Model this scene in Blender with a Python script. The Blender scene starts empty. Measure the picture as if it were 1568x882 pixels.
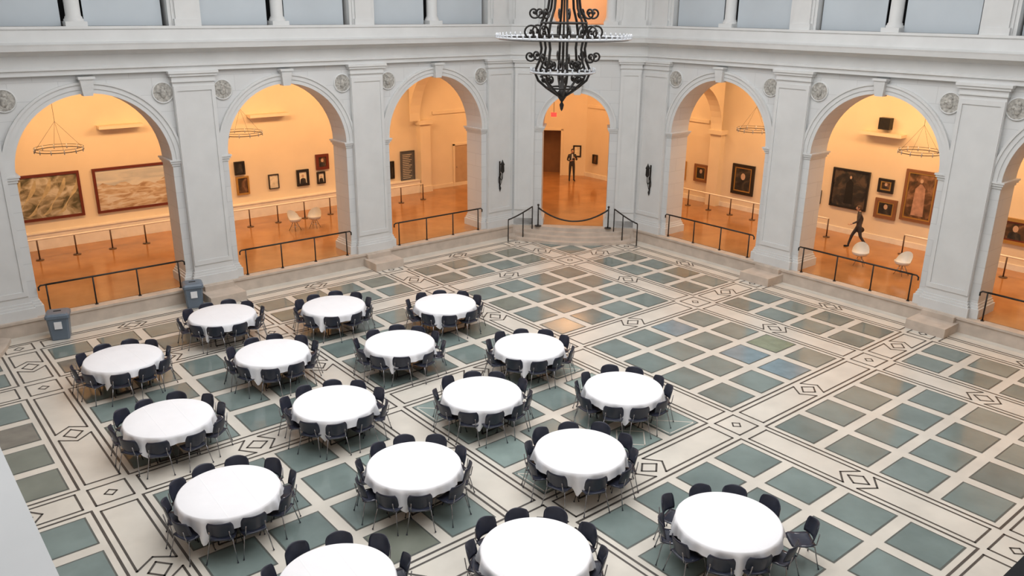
import bpy, bmesh, math, random
from mathutils import Vector, Matrix
random.seed(7)
scene=bpy.context.scene
col=scene.collection
A=13.87; CK=9.85; B=6.21; PW=.906; RO=B/2-PW; ZI=4.71; DCH=(A+CK)/math.sqrt(2); T=1.0
GZ=.5; YB=21.745; XB=20.1
pi=math.pi

# ---------------------------------------------------------------- materials
MATS={}
def mat(name,colr,rough=.6,metal=0,var=.06,scale=3.0,bump=0,spec=.5,col2=None,emit=None):
    if name in MATS: return MATS[name]
    m=bpy.data.materials.new(name); m.use_nodes=True; nt=m.node_tree; b=nt.nodes['Principled BSDF']
    b.inputs['Roughness'].default_value=rough; b.inputs['Metallic'].default_value=metal
    b.inputs['Specular IOR Level'].default_value=spec
    tc=nt.nodes.new('ShaderNodeTexCoord'); n=nt.nodes.new('ShaderNodeTexNoise'); n.inputs['Scale'].default_value=scale; n.inputs['Detail'].default_value=4
    nt.links.new(tc.outputs['Object'],n.inputs['Vector'])
    r=nt.nodes.new('ShaderNodeValToRGB'); r.color_ramp.elements[0].position=.3; r.color_ramp.elements[1].position=.7
    c1=[max(0,c*(1-var)) for c in colr]+[1]; c2=[min(1,c*(1+var)) for c in (col2 or colr)]+[1]
    r.color_ramp.elements[0].color=c1; r.color_ramp.elements[1].color=c2
    nt.links.new(n.outputs['Fac'],r.inputs['Fac']); nt.links.new(r.outputs['Color'],b.inputs['Base Color'])
    if bump:
        bm=nt.nodes.new('ShaderNodeBump'); bm.inputs['Strength'].default_value=bump; bm.inputs['Distance'].default_value=.02
        nt.links.new(n.outputs['Fac'],bm.inputs['Height']); nt.links.new(bm.outputs['Normal'],b.inputs['Normal'])
    if emit:
        b.inputs['Emission Color'].default_value=(*emit[0],1); b.inputs['Emission Strength'].default_value=emit[1]
    MATS[name]=m; return m
def stone_wall():
    m=bpy.data.materials.new('painted_ashlar'); m.use_nodes=True; nt=m.node_tree; b=nt.nodes['Principled BSDF']
    g=nt.nodes.new('ShaderNodeNewGeometry'); s=nt.nodes.new('ShaderNodeSeparateXYZ'); nt.links.new(g.outputs['Position'],s.inputs[0])
    sub=nt.nodes.new('ShaderNodeMath'); sub.operation='SUBTRACT'; nt.links.new(s.outputs[0],sub.inputs[0]); nt.links.new(s.outputs[1],sub.inputs[1])
    c=nt.nodes.new('ShaderNodeCombineXYZ'); nt.links.new(sub.outputs[0],c.inputs[0]); nt.links.new(s.outputs[2],c.inputs[1])
    br=nt.nodes.new('ShaderNodeTexBrick'); br.inputs['Scale'].default_value=1; br.inputs['Brick Width'].default_value=1.3; br.inputs['Row Height'].default_value=.52
    br.inputs['Mortar Size'].default_value=.010; br.inputs['Mortar Smooth'].default_value=.3
    br.inputs['Color1'].default_value=(.60,.605,.605,1); br.inputs['Color2'].default_value=(.64,.645,.64,1); br.inputs['Mortar'].default_value=(.53,.535,.535,1)
    nt.links.new(c.outputs[0],br.inputs['Vector']); nt.links.new(br.outputs['Color'],b.inputs['Base Color'])
    b.inputs['Roughness'].default_value=.7
    bm=nt.nodes.new('ShaderNodeBump'); bm.inputs['Strength'].default_value=.2; bm.inputs['Distance'].default_value=.01; bm.invert=True
    nt.links.new(br.outputs['Fac'],bm.inputs['Height']); nt.links.new(bm.outputs['Normal'],b.inputs['Normal'])
    return m
M_wall=stone_wall()
M_trim=mat('trim_stone',(.64,.645,.64),.65,var=.04,scale=1.5)
M_base=mat('limestone_step',(.53,.45,.38),.7,var=.12,scale=2.5)
M_cream=mat('terrazzo_cream',(.66,.62,.55),.30,var=.08,scale=1.3)
M_dark=mat('dark_marble_line',(.07,.062,.055),.4,var=.2)
M_tb=mat('glass_tile_rim',(.10,.11,.10),.4,var=.15)
M_g=[mat('glass_tile_a',(.19,.24,.228),.13,var=.16,scale=1.0),mat('glass_tile_b',(.165,.21,.20),.13,var=.16,scale=1.2),
     mat('glass_tile_olive',(.19,.205,.17),.15,var=.16,scale=1.1),mat('glass_tile_light',(.26,.33,.31),.15,var=.14,scale=1.4),
     mat('glass_tile_blue',(.19,.27,.31),.15,var=.12),mat('glass_tile_green',(.24,.27,.18),.15,var=.15),mat('glass_tile_brown',(.20,.185,.155),.17,var=.15)]
M_gw=mat('gallery_paint',(.80,.68,.52),.75,var=.04,scale=.8)
M_gf=mat('gallery_floor_cork',(.40,.19,.07),.14,var=.18,scale=.9)
M_gc=mat('gallery_ceiling_paint',(.75,.6,.42),.8)
M_iron=mat('black_iron',(.025,.022,.02),.45,metal=.4,var=.2,scale=9)
M_panel=mat('bluegrey_scrim',(.50,.55,.59),.8,var=.05,scale=.5)
M_void=mat('dark_void',(.012,.012,.014),.9)
M_cloth=mat('white_tablecloth',(.90,.90,.93),.8,var=.015,scale=3)
M_navy=mat('navy_plastic',(.022,.026,.045),.35,var=.15,scale=8)
M_chrome=mat('chrome_tube',(.35,.35,.37),.25,metal=1,var=.1)
M_ply=mat('plywood',(.4,.3,.2),.6)
M_med=mat('medallion_relief',(.38,.365,.335),.7,var=.4,scale=14,bump=.8)
M_glass=mat('pale_crystal',(.55,.57,.6),.15,var=.1,scale=20)
M_white=mat('white_shell_plastic',(.72,.68,.60),.35)

# ---------------------------------------------------------------- mesh builder
class MB:
    def __init__(s): s.v=[];s.f=[];s.m=[];s.sm=[];s.mats=[];s.M=Matrix.Identity(4)
    def mi(s,m):
        if m not in s.mats: s.mats.append(m)
        return s.mats.index(m)
    def add(s,vs,fs,m,smooth=False):
        o=len(s.v); k=s.mi(m)
        s.v+= [tuple(s.M@Vector(p)) for p in vs]
        for f in fs: s.f.append([o+i for i in f]); s.m.append(k); s.sm.append(smooth)
    def box(s,x0,x1,y0,y1,z0,z1,m):
        vs=[(x,y,z) for x in (x0,x1) for y in (y0,y1) for z in (z0,z1)]
        s.add(vs,[(0,1,3,2),(4,6,7,5),(0,4,5,1),(2,3,7,6),(0,2,6,4),(1,5,7,3)],m)
    def quad(s,ps,m): s.add(ps,[tuple(range(len(ps)))],m)
    def cyl(s,p0,p1,r0,r1,m,n=10,caps=True):
        s.tube([p0,p1],[r0,r1],m,n,caps)
    def tube(s,pts,r,m,n=6,caps=True,closed=False):
        pts=[Vector(p) for p in pts]; N=len(pts)
        if not isinstance(r,(list,tuple)): r=[r]*N
        vs=[];fs=[]; ref=None
        for i,p in enumerate(pts):
            if closed: t=(pts[(i+1)%N]-pts[i-1])
            else: t=pts[min(i+1,N-1)]-pts[max(i-1,0)]
            t.normalize()
            if ref is None: ref=Vector((0,0,1)) if abs(t.z)<.9 else Vector((1,0,0))
            a=ref-t*ref.dot(t)
            if a.length<1e-4: a=t.orthogonal()
            a.normalize(); b=t.cross(a); ref=a
            for k in range(n):
                w=2*pi*k/n; vs.append(p+(a*math.cos(w)+b*math.sin(w))*r[i])
        L=N if closed else N-1
        for i in range(L):
            j=(i+1)%N
            for k in range(n): fs.append((i*n+k,i*n+(k+1)%n,j*n+(k+1)%n,j*n+k))
        if caps and not closed: fs.append(tuple(range(n))[::-1]); fs.append(tuple((N-1)*n+k for k in range(n)))
        s.add(vs,fs,m,True)
    def lathe(s,prof,m,n=24,c=(0,0,0)):
        vs=[];fs=[]
        for r,z in prof:
            for k in range(n): vs.append((c[0]+r*math.cos(2*pi*k/n),c[1]+r*math.sin(2*pi*k/n),c[2]+z))
        for i in range(len(prof)-1):
            for k in range(n): fs.append((i*n+k,i*n+(k+1)%n,(i+1)*n+(k+1)%n,(i+1)*n+k))
        s.add(vs,fs,m,True)
    def sphere(s,c,r,m,nu=14,nv=9,sc=(1,1,1)):
        vs=[];fs=[]
        for i in range(nv+1):
            a=pi*i/nv
            for k in range(nu): w=2*pi*k/nu; vs.append((c[0]+r*sc[0]*math.sin(a)*math.cos(w),c[1]+r*sc[1]*math.sin(a)*math.sin(w),c[2]+r*sc[2]*math.cos(a)))
        for i in range(nv):
            for k in range(nu): fs.append((i*nu+k,i*nu+(k+1)%nu,(i+1)*nu+(k+1)%nu,(i+1)*nu+k))
        s.add(vs,fs,m,True)
    def mesh(s,name):
        me=bpy.data.meshes.new(name); me.from_pydata(s.v,[],s.f)
        for m in s.mats: me.materials.append(m)
        me.polygons.foreach_set('material_index',s.m); me.polygons.foreach_set('use_smooth',s.sm)
        bm=bmesh.new(); bm.from_mesh(me); bmesh.ops.remove_doubles(bm,verts=bm.verts,dist=1e-5); bmesh.ops.recalc_face_normals(bm,faces=bm.faces); bm.to_mesh(me); bm.free()
        return me
    def obj(s,name,mesh=None): return place(name,mesh or s.mesh(name))
def place(name,me,loc=(0,0,0),rz=0,sc=1):
    o=bpy.data.objects.new(name,me); col.objects.link(o); o.location=loc; o.rotation_euler[2]=rz; o.scale=(sc,)*3; return o
def side(k,d=A): # local (u, outwards, z) frame of court side; k=0 north,1 east; k+.5 = chamfers
    return Matrix.Rotation(-pi/2*k,4,'Z')@Matrix.Translation((0,d,0))

# ---------------------------------------------------------------- court walls
def arch_bay(mb,cu,r,u0,u1,ztop,thick,m,zs=ZI,n=28):
    """solid wall from u0..u1 with arched hole at cu radius r, spring zs"""
    mb.box(u0,cu-r,0,thick,0,ztop,m); mb.box(cu+r,u1,0,thick,0,ztop,m)
    for d in (0,thick):
        vs=[];fs=[]
        for i in range(n+1):
            a=pi-pi*i/n; x=cu+r*math.cos(a); vs+= [(x,d,zs+r*math.sin(a)),(x,d,ztop)]
        for i in range(n): fs.append((2*i,2*i+2,2*i+3,2*i+1))
        mb.add(vs,fs,m)
    vs=[];fs=[]
    for i in range(n+1):
        a=pi-pi*i/n; vs+= [(cu+r*math.cos(a),0,zs+r*math.sin(a)),(cu+r*math.cos(a),thick,zs+r*math.sin(a))]
    for i in range(n): fs.append((2*i,2*i+1,2*i+3,2*i+2))
    mb.add(vs,fs,m)
def archivolt(mb,cu,r,m,zs=ZI,w=.34,n=32):
    prof=[(r,0),(r,-.05),(r+.13,-.05),(r+.13,-.075),(r+w-.07,-.075),(r+w-.07,-.11),(r+w,-.11),(r+w,0)]
    vs=[];fs=[];k=len(prof)
    for i in range(n+1):
        a=pi-pi*i/n
        for rr,d in prof: vs.append((cu+rr*math.cos(a),d,zs+rr*math.sin(a)))
    for i in range(n):
        for j in range(k-1): fs.append((i*k+j,i*k+j+1,(i+1)*k+j+1,(i+1)*k+j))
    mb.add(vs,fs,m)
    z0=zs+r-.06; z1=zs+r+w+.08
    mb.add([(cu-.13,-.2,z0),(cu+.13,-.2,z0),(cu+.19,-.26,z1),(cu-.19,-.26,z1),(cu-.13,.1,z0),(cu+.13,.1,z0),(cu+.19,.0,z1),(cu-.19,.0,z1)],
           [(0,1,2,3),(4,7,6,5),(0,4,5,1),(3,2,6,7),(0,3,7,4),(1,5,6,2)],m)
    mb.box(cu-.23,cu+.23,-.29,0,z1,z1+.07,m)
def moulding(mb,u0,u1,d0,d1,z0,z1,m):
    h=z1-z0
    mb.box(u0-.03,u1+.03,d0-.03,d1+.03,z0,z0+h*.4,m); mb.box(u0-.07,u1+.07,d0-.07,d1+.07,z0+h*.4,z0+h*.75,m); mb.box(u0-.1,u1+.1,d0-.1,d1+.1,z0+h*.75,z1,m)
def pilaster(mb,c,hw,m,proj=.14):
    zb=GZ; 
    mb.box(c-hw,c+hw,-proj,0,zb,7.15,m)
    f=.13;e=.03
    for (a,b,z0,z1) in [(c-hw+.02,c-hw+f,1.15,7.0),(c+hw-f,c+hw-.02,1.15,7.0),(c-hw+f,c+hw-f,1.15,1.3),(c-hw+f,c+hw-f,6.85,7.0)]:
        mb.box(a,b,-proj-e,-proj,z0,z1,m)
    mb.box(c-hw-.03,c+hw+.03,-proj-.05,0,7.12,7.17,m)
    mb.box(c-hw-.02,c+hw+.02,-proj-.03,0,7.17,7.3,m); mb.box(c-hw-.08,c+hw+.08,-proj-.09,0,7.3,7.38,m); mb.box(c-hw-.12,c+hw+.12,-proj-.13,0,7.38,7.46,m)
def pier_base(mb,u0,u1,d0,d1,m):
    mb.box(u0-.1,u1+.1,d0-.1,d1+.1,GZ-.02,GZ+.28,m); mb.box(u0-.06,u1+.06,d0-.06,d1+.06,GZ+.28,GZ+.36,m); mb.box(u0-.03,u1+.03,d0-.03,d1+.03,GZ+.36,GZ+.44,m)
def upper(mb,cuts_p,cols,umax):
    for c,h in cuts_p:
        mb.box(c-h,c+h,0,.9,8.8,12.5,M_trim)
        mb.box(c-h*.62,c+h*.62,-.1,0,8.8,12.5,M_trim); mb.box(c-h*.62-.06,c+h*.62+.06,-.16,0,8.8,9.0,M_trim); mb.box(c-h*.8,c+h*.8,-.04,.0,8.8,12.5,M_trim)
    for c in cols:
        mb.box(c-.29,c+.29,-.1,.48,8.8,8.93,M_trim)
        mb.lathe([(.27,0),(.27,.06),(.235,.08),(.235,.12),(.205,.15),(.2,1.5),(.18,3.2),(.24,3.35),(.24,3.57)],M_trim,20,(c,.19,8.93))
    mb.box(-umax,umax,0,.9,12.5,15,M_wall)
    mb.box(-umax,umax,-.15,0,12.5,12.75,M_trim)
names={0:'north',1:'east',2:'south',3:'west'}
PC=[-3*B/2,-B/2,B/2,3*B/2]
for k in range(4):
    mb=MB(); mb.M=side(k)
    for i in range(3):
        cu=(i-1)*B; u0=cu-B/2; u1=cu+B/2
        if i==0:u0=-CK
        if i==2:u1=CK
        arch_bay(mb,cu,RO,u0,u1,7.46,T,M_wall)
        archivolt(mb,cu,RO,M_trim)
    mb.box(-CK,CK,0,.9,7.46,8.8,M_wall)
    for i,c in enumerate(PC):
        pilaster(mb,c,.66,M_trim)
        u0,u1=c-PW,c+PW
        if i==0:u0=-CK+.02
        if i==3:u1=CK-.02
        if i>0: moulding(mb,u0,c-.66,0,T,ZI-.2,ZI,M_trim)
        if i<3: moulding(mb,c+.66,u1,0,T,ZI-.2,ZI,M_trim)
        pier_base(mb,u0,u1,0,T,M_trim); pier_base(mb,c-.66,c+.66,-.14,0,M_trim)
        for s in (-1,1):
            if (i==0 and s<0) or (i==3 and s>0): continue
            cc=c+s*.94; n=24
            ring=[(.33,0),(.33,-.04),(.30,-.05),(.29,-.03)]
            vs=[];fs=[]
            for r_,d in ring:
                for q in range(n): vs.append((cc+r_*math.cos(2*pi*q/n),d,6.82+r_*math.sin(2*pi*q/n)))
            for a in range(3):
                for q in range(n): fs.append((a*n+q,a*n+(q+1)%n,(a+1)*n+(q+1)%n,(a+1)*n+q))
            mb.add(vs,fs,M_trim,True)
            mb.add([(cc+.295*math.cos(2*pi*q/n),-.035,6.82+.295*math.sin(2*pi*q/n)) for q in range(n)],[tuple(range(n))],M_med)
            mb.sphere((cc,-.03,6.80),.13,M_med,10,7,(.8,.4,1.25)); mb.sphere((cc+.02,-.03,6.96),.065,M_med,10,7,(1,.6,1)); mb.sphere((cc-.1,-.03,6.84),.07,M_med,8,6,(1.3,.4,.6))
    upper(mb,[(-CK+.55,.55),(-B/2,.5),(B/2,.5),(CK-.55,.55)],[-B,0,B],CK)
    mb.box(-CK,CK,-.32,T,0,GZ-.03,M_base); mb.box(-CK,CK,-.36,-.0,GZ-.09,GZ-.02,M_base)
    for c in PC[0:4]:
        if abs(c)<9: mb.box(c-.6,c+.6,-1.25,-.3,0,.3,M_base); mb.box(c-.5,c+.5,-.5,-.3,.3,GZ-.03,M_base)
    mb.obj('wall_'+names[k])
    pm=MB(); pm.M=side(k)
    edges=[(-CK+1.1,-B-.22),(-B+.22,-B/2-.5),(-B/2+.5,-.22),(.22,B/2-.5),(B/2+.5,B-.22),(B+.22,CK-1.1)]
    for a,b in edges:
        pm.box(a+.06,b-.12,.24,.28,8.80,12.5,M_panel)
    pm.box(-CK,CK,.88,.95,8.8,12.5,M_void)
    pm.obj('window_%d'%(k+1))
cn={0:'northeast',1:'southeast',2:'southwest',3:'northwest'}
HL=(A-CK)/math.sqrt(2)
for k in range(4):
    mb=MB(); mb.M=side(k+.5,DCH)
    if k!=2:
        arch_bay(mb,0,1.4,-HL,HL,7.46,T,M_wall); archivolt(mb,0,1.4,M_trim,w=.26)
        mb.box(-HL,HL,0,.9,7.46,8.8,M_wall)
        for s in (-1,1):
            c=s*(1.4+.26+.5)
            pilaster(mb,c,.42,M_trim,.1)
            a,b=sorted((s*1.4,s*(c*s-.42)))
            moulding(mb,a,b,0,T,ZI-.2,ZI,M_trim)
            a,b=sorted((s*1.4,s*(HL-.05))); pier_base(mb,a,b,0,T,M_trim)
        upper(mb,[(-HL+.7,.7),(HL-.7,.7)],[-1.25,1.25],HL)
        mb.box(-HL,HL,-.2,T,0,GZ-.03,M_base)
        for i,(hw,d0,sag) in enumerate([(2.75,.75,.75),(2.45,.55,.62),(2.15,.36,.48),(1.85,.2,.34)]):
            n=20; z=.125*(i+1)-.005
            top=[(u,-(d0+sag*(1-(u/hw)**2)),z) for u in [hw*(-1+2*q/n) for q in range(n+1)]]
            vs=top+[(p[0],p[1],0) for p in top]+[(hw,.1,z),(-hw,.1,z),(hw,.1,0),(-hw,.1,0)]
            fs=[(q,q+1,n+2+q,n+1+q) for q in range(n)]
            b0=2*(n+1); fs.append(tuple(range(n+1))+(b0,b0+1)); fs.append((n,b0,b0+2,2*n+1)); fs.append((0,n+1,b0+3,b0+1))
            mb.add(vs,fs,M_base)
    else:
        mb.box(-HL,HL,0,.3,0,8.05,M_wall)
    mb.obj('wall_'+cn[k])
mb=MB(); mb.M=side(.5,DCH)
mb.box(-2.4,2.4,3.2,3.3,8.8,13,M_gw); mb.box(-2.5,-2.4,.9,3.3,8.8,13,M_gw); mb.box(2.4,2.5,.9,3.3,8.8,13,M_gw); mb.box(-2.5,2.5,.9,3.3,8.7,8.8,M_gf); mb.box(-2.5,2.5,.9,3.3,13,13.1,M_gc)
mb.obj('wall_upper_gallery')

oct_=[(-CK,-A),(CK,-A),(A,-CK),(A,CK),(CK,A),(-CK,A),(-A,CK),(-A,-CK)]
prof=[(.02,7.46),(.16,7.46),(.16,7.58),(.22,7.61),(.22,7.67),(.17,7.69),(.17,8.0),(.24,8.04),(.32,8.12),(.55,8.15),(.58,8.28),(.60,8.33),(.27,8.38),(.27,8.70),(.31,8.73),(.31,8.8),(-.88,8.8)]
def off(i,o):
    p=Vector(oct_[i]); a=(Vector(oct_[i])-Vector(oct_[i-1])).normalized(); b=(Vector(oct_[(i+1)%8])-p).normalized()
    na=Vector((-a.y,a.x)); nb=Vector((-b.y,b.x)); h=(na+nb).normalized(); return p+h*(o/h.dot(na))
mb=MB(); vs=[];fs=[];K=len(prof)
for i in range(8):
    for o,z in prof: q=off(i,o); vs.append((q.x,q.y,z))
for i in range(7):
    for j in range(K-1): fs.append((i*K+j,i*K+j+1,(i+1)*K+j+1,(i+1)*K+j))
mb.add(vs,fs,M_trim); mb.obj('trim_1')

mb=MB()
mb.box(-13.4,-12.20,-12.6,-10.9,8.2,8.8,mat('white_marble_cap',(.8,.8,.8),.5))
mb.box(-11.08,-10.3,-13.6,-12.94,8.2,8.6,M_void)
mb.obj('parapet_ledge')

# ---------------------------------------------------------------- ceiling / skylight
mb=MB()
SK=9.5; E=15
mb.box(-E,E,SK,E,15,15.3,M_trim); mb.box(-E,E,-E,-SK,15,15.3,M_trim); mb.box(SK,E,-SK,SK,15,15.3,M_trim); mb.box(-E,-SK,-SK,SK,15,15.3,M_trim)
mb.obj('ceiling')
mb=MB()
for i in range(-4,5):
    mb.box(i*2.3-.05,i*2.3+.05,-SK,SK,15.3,15.5,M_iron); mb.box(-SK,SK,i*2.3-.05,i*2.3+.05,15.3,15.5,M_iron)
mb.obj('skylight_frame')

# ---------------------------------------------------------------- court floor
mb=MB()
mb.box(-A-.5,A+.5,-A-.5,A+.5,-.2,0,M_cream)
def rect(x0,x1,y0,y1,z,m): mb.quad([(x0,y0,z),(x1,y0,z),(x1,y1,z),(x0,y1,z)],m)
def frame(x0,x1,y0,y1,w,z=.004,m=M_dark):
    rect(x0,x1,y0,y0+w,z,m); rect(x0,x1,y1-w,y1,z,m); rect(x0,x0+w,y0+w,y1-w,z,m); rect(x1-w,x1,y0+w,y1-w,z,m)
def poly_line(pts,w,closed=True,m=M_dark,z=.005):
    N=len(pts)
    for i in range(N if closed else N-1):
        a=Vector(pts[i]);b=Vector(pts[(i+1)%N]); t=(b-a).normalized(); n=Vector((-t.y,t.x))*w/2; a=a-t*w*.4; b=b+t*w*.4
        mb.quad([(*(a-n),z),(*(b-n),z),(*(b+n),z),(*(a+n),z)],m)
BW=.5; OB=12.55; OW=.4
lines=[-OB,-1.5*B,-.5*B,.5*B,1.5*B,OB]
hw=[OW,BW,BW,BW,BW,OW]
def tile(x,y,sx,sy,k,pat=0):
    rect(x-sx/2,x+sx/2,y-sy/2,y+sy/2,.004,M_tb)
    rect(x-sx/2+.035,x+sx/2-.035,y-sy/2+.035,y+sy/2-.035,.007,M_g[k])
    if pat:
        h=sx/2-.08
        if pat==1: pts=[(x-h,y-h),(x+h,y-h),(x-h,y+h)]
        elif pat==2: pts=[(x,y-h),(x+h,y),(x,y+h),(x-h,y)]
        else: pts=[(x-h*.6,y-h*.6),(x+h*.6,y-h*.6),(x+h*.6,y+h*.6),(x-h*.6,y+h*.6)]
        poly_line(pts,.03,True,M_g[3] if k!=3 else M_cream,.009)
rnd=random.Random(3)
for a in range(5):
    for b in range(5):
        x0=lines[a]+hw[a]; x1=lines[a+1]-hw[a+1]; y0=lines[b]+hw[b]; y1=lines[b+1]-hw[b+1]
        frame(x0-.04,x1+.04,y0-.04,y1+.04,.05)
        nx=2 if a in(0,4) else 4; ny=2 if b in (0,4) else 4
        px=(x1-x0)/nx; py=(y1-y0)/ny
        edge=(a in (0,4)) or (b in (0,4)); centre=(a==2 and b==2)
        for i in range(nx):
            for j in range(ny):
                x=x0+px*(i+.5); y=y0+py*(j+.5)
                k=rnd.choices([0,1,2,3],[7,5,.6,.3])[0]
                if edge: k=rnd.choices([0,1,2,6],[5,5,1.5,.5])[0]
                pat=0
                if centre: k=3 if (i in (0,3) or j in (0,3)) else 0; pat=1 if (i in (0,3) and j in(0,3)) else (2 if rnd.random()<.3 else 0)
                if a==3 and b==2:
                    if (i,j) in((2,1),(2,0),(2,3)): k=4
                    if (i,j)==(3,1): k=5
                tile(x,y,px-.25,py-.25,k,pat)
LW_=.042
def band_seg(horizontal,c,s0,s1,h):
    def P(s,t): return (s,c+t) if horizontal else (c+t,s)
    L=s1-s0; mid=(s0+s1)/2; t=h-.16
    dm=.24; dd=.2
    poly_line([P(mid-dm,0),P(mid,dd),P(mid+dm,0),P(mid,-dd)],LW_)
    for s,e in ((s0+.1,mid-.16),(s1-.1,mid+.16)):
        g=.26 if e>s else -.26
        poly_line([P(s,-t),P(e,-t),P(e-g,0),P(e,t),P(s,t)],LW_)
for a in range(6):
    for b in range(5):
        s0=lines[b]+hw[b]; s1=lines[b+1]-hw[b+1]
        band_seg(False,lines[a],s0,s1,hw[a]); band_seg(True,lines[a],s0,s1,hw[a])
for a in range(6):
    for b in range(6):
        x,y=lines[a],lines[b]; wx,wy=hw[a]-.14,hw[b]-.14
        poly_line([(x-wx,y-wy),(x+wx,y-wy),(x+wx,y+wy),(x-wx,y+wy)],LW_)
        poly_line([(x-.12,y),(x,y-.12),(x+.12,y),(x,y+.12)],.035)
frame(-OB-OW,OB+OW,-OB-OW,OB+OW,.05)
mb.obj('floor')

# ---------------------------------------------------------------- galleries
mb=MB()
z0,z1=-.2,GZ
def slab(pts):
    n=len(pts); mb.add([(x,y,z1) for x,y in pts]+[(x,y,z0) for x,y in pts],[tuple(range(n)),tuple(range(n,2*n))]+[(i,(i+1)%n,n+(i+1)%n,n+i) for i in range(n)],M_gf)
Q=22
slab([(-Q,A),(Q,A),(Q,Q),(-Q,Q)]); slab([(A,-Q),(Q,-Q),(Q,A),(A,A)])
slab([(-Q,-Q),(A,-Q),(A,-A),(-Q,-A)]); slab([(-Q,-A),(-A,-A),(-A,A),(-Q,A)])
for sx in (1,-1):
    for sy in (1,-1): slab([(sx*CK,sy*A),(sx*A,sy*CK),(sx*A,sy*A)])
mb.obj('floor_gallery')
GT=7.4
mb=MB(); mb.box(-Q,17.95,YB,YB+.2,GZ,GT+.1,M_gw)
M_dado=mat('pale_dado',(.86,.80,.70),.6)
mb.box(-Q,10.3,YB-.30,YB,GZ,GZ+.62,M_dado); mb.box(-Q,10.3,YB-.33,YB,GZ+.62,GZ+.66,M_dado)
mb.box(11,17.95,YB-.04,YB,GZ,GZ+.18,M_gw)
for c in (10.65,-10.65):
    mb.box(c-.3,c+.3,YB-.35,YB,GZ,3.9,M_gw); mb.box(c-.4,c+.4,YB-.45,YB,3.9,4.1,M_gw)
    mb.box(c-.35,c+.35,YB-.4,YB,GZ,GZ+.3,M_gw)
    mb.M=Matrix.Translation((c-.3,(YB-.35+A+T+.35)/2,0))@Matrix.Rotation(pi/2,4,'Z')@Matrix.Rotation(pi,4,'Z')
    r=(YB-.35-(A+T+.35))/2
    n=24
    for d in (0,-.6):
        vs=[];fs=[]
        for i in range(n+1):
            a=pi-pi*i/n; x=r*math.cos(a); vs+=[(x,d,4.1+r*.95*math.sin(a)),(x,d,GT)]
        for i in range(n): fs.append((2*i,2*i+2,2*i+3,2*i+1))
        mb.add(vs,fs,M_gw)
    vs=[];fs=[]
    for i in range(n+1):
        a=pi-pi*i/n; vs+=[(r*math.cos(a),0,4.1+r*.95*math.sin(a)),(r*math.cos(a),-.6,4.1+r*.95*math.sin(a))]
    for i in range(n): fs.append((2*i,2*i+1,2*i+3,2*i+2))
    mb.add(vs,fs,M_gw)
    mb.M=Matrix.Identity(4)
mb.box(11.3,17.9,YB-.06,YB,4.3,4.45,M_gw)
mb.obj('wall_gallery_north')
mb=MB(); mb.box(XB,XB+.2,-Q,19.6,GZ,GT+.1,M_gw); mb.box(XB-.04,XB,-Q,19.6,GZ,GZ+.22,M_dado)
for c in (10.65,):
    mb.box(XB-.35,XB,c-.3,c+.3,GZ,3.9,M_gw); mb.box(XB-.45,XB,c-.4,c+.4,3.9,4.1,M_gw)
    y0=A+T+.35; r=(XB-.35-y0)/2; cx=(XB-.35+y0)/2; n=24
    for d in (c-.3,c+.3):
        vs=[];fs=[]
        for i in range(n+1):
            a=pi-pi*i/n; x=cx+r*math.cos(a); vs+=[(x,d,4.1+r*math.sin(a)),(x,d,GT)]
        for i in range(n): fs.append((2*i,2*i+2,2*i+3,2*i+1))
        mb.add(vs,fs,M_gw)
    vs=[];fs=[]
    for i in range(n+1):
        a=pi-pi*i/n; vs+=[(cx+r*math.cos(a),c-.3,4.1+r*math.sin(a)),(cx+r*math.cos(a),c+.3,4.1+r*math.sin(a))]
    for i in range(n): fs.append((2*i,2*i+1,2*i+3,2*i+2))
    mb.add(vs,fs,M_gw)
mb.box(XB-.06,XB,11.3,19.5,4.3,4.45,M_gw)
mb.obj('wall_gallery_east')
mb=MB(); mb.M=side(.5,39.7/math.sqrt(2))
mb.box(-2.78,-2.2,0,.2,GZ,GT,M_gw); mb.box(-1.05,.45,0,.2,GZ,GT,M_gw); mb.box(-2.2,-1.05,0,.2,3.0,GT,M_gw); mb.box(-2.5,-.6,.9,1.0,GZ,3.3,mat('doorway_shade_brown',(.22,.11,.05),.5))  # brown slab: shade on the wall beyond the doorway, put into its colour
mb.box(-2.5,-2.2,.2,.9,GZ,3.1,M_gw); mb.box(-1.05,-.8,.2,.9,GZ,3.1,M_gw); mb.box(-2.5,-.8,.2,.95,3.0,3.2,M_gw)
mb.box(-2.32,-2.2,-.04,0,GZ,3.08,M_gw); mb.box(-1.05,-.93,-.04,0,GZ,3.08,M_gw); mb.box(-2.32,-.93,-.04,0,3.0,3.12,M_gw)
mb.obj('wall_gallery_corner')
mb=MB()
mb.box(-Q,Q,-Q,-Q+.2,GZ,GT+.1,M_gw); mb.box(-Q,-Q+.2,-Q,Q,GZ,GT+.1,M_gw)
mb.obj('wall_gallery_southwest')
mb=MB(); mb.box(-Q,Q,A+.95,Q,GT,GT+.1,M_gc); mb.box(A+.95,Q,-Q,A+.95,GT,GT+.1,M_gc); mb.box(-Q,A+.9,-Q,-A-.95,GT,GT+.1,M_gc); mb.box(-Q,-A-.95,-A-.95,A+.95,GT,GT+.1,M_gc)
z=GT
mb.add([(CK,A,z),(A,CK,z),(A+.95,CK,z),(A+.95,A+.95,z),(CK,A+.95,z)],[(0,1,2,3,4)],M_gc)
mb.obj('ceiling_gallery')

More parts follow.
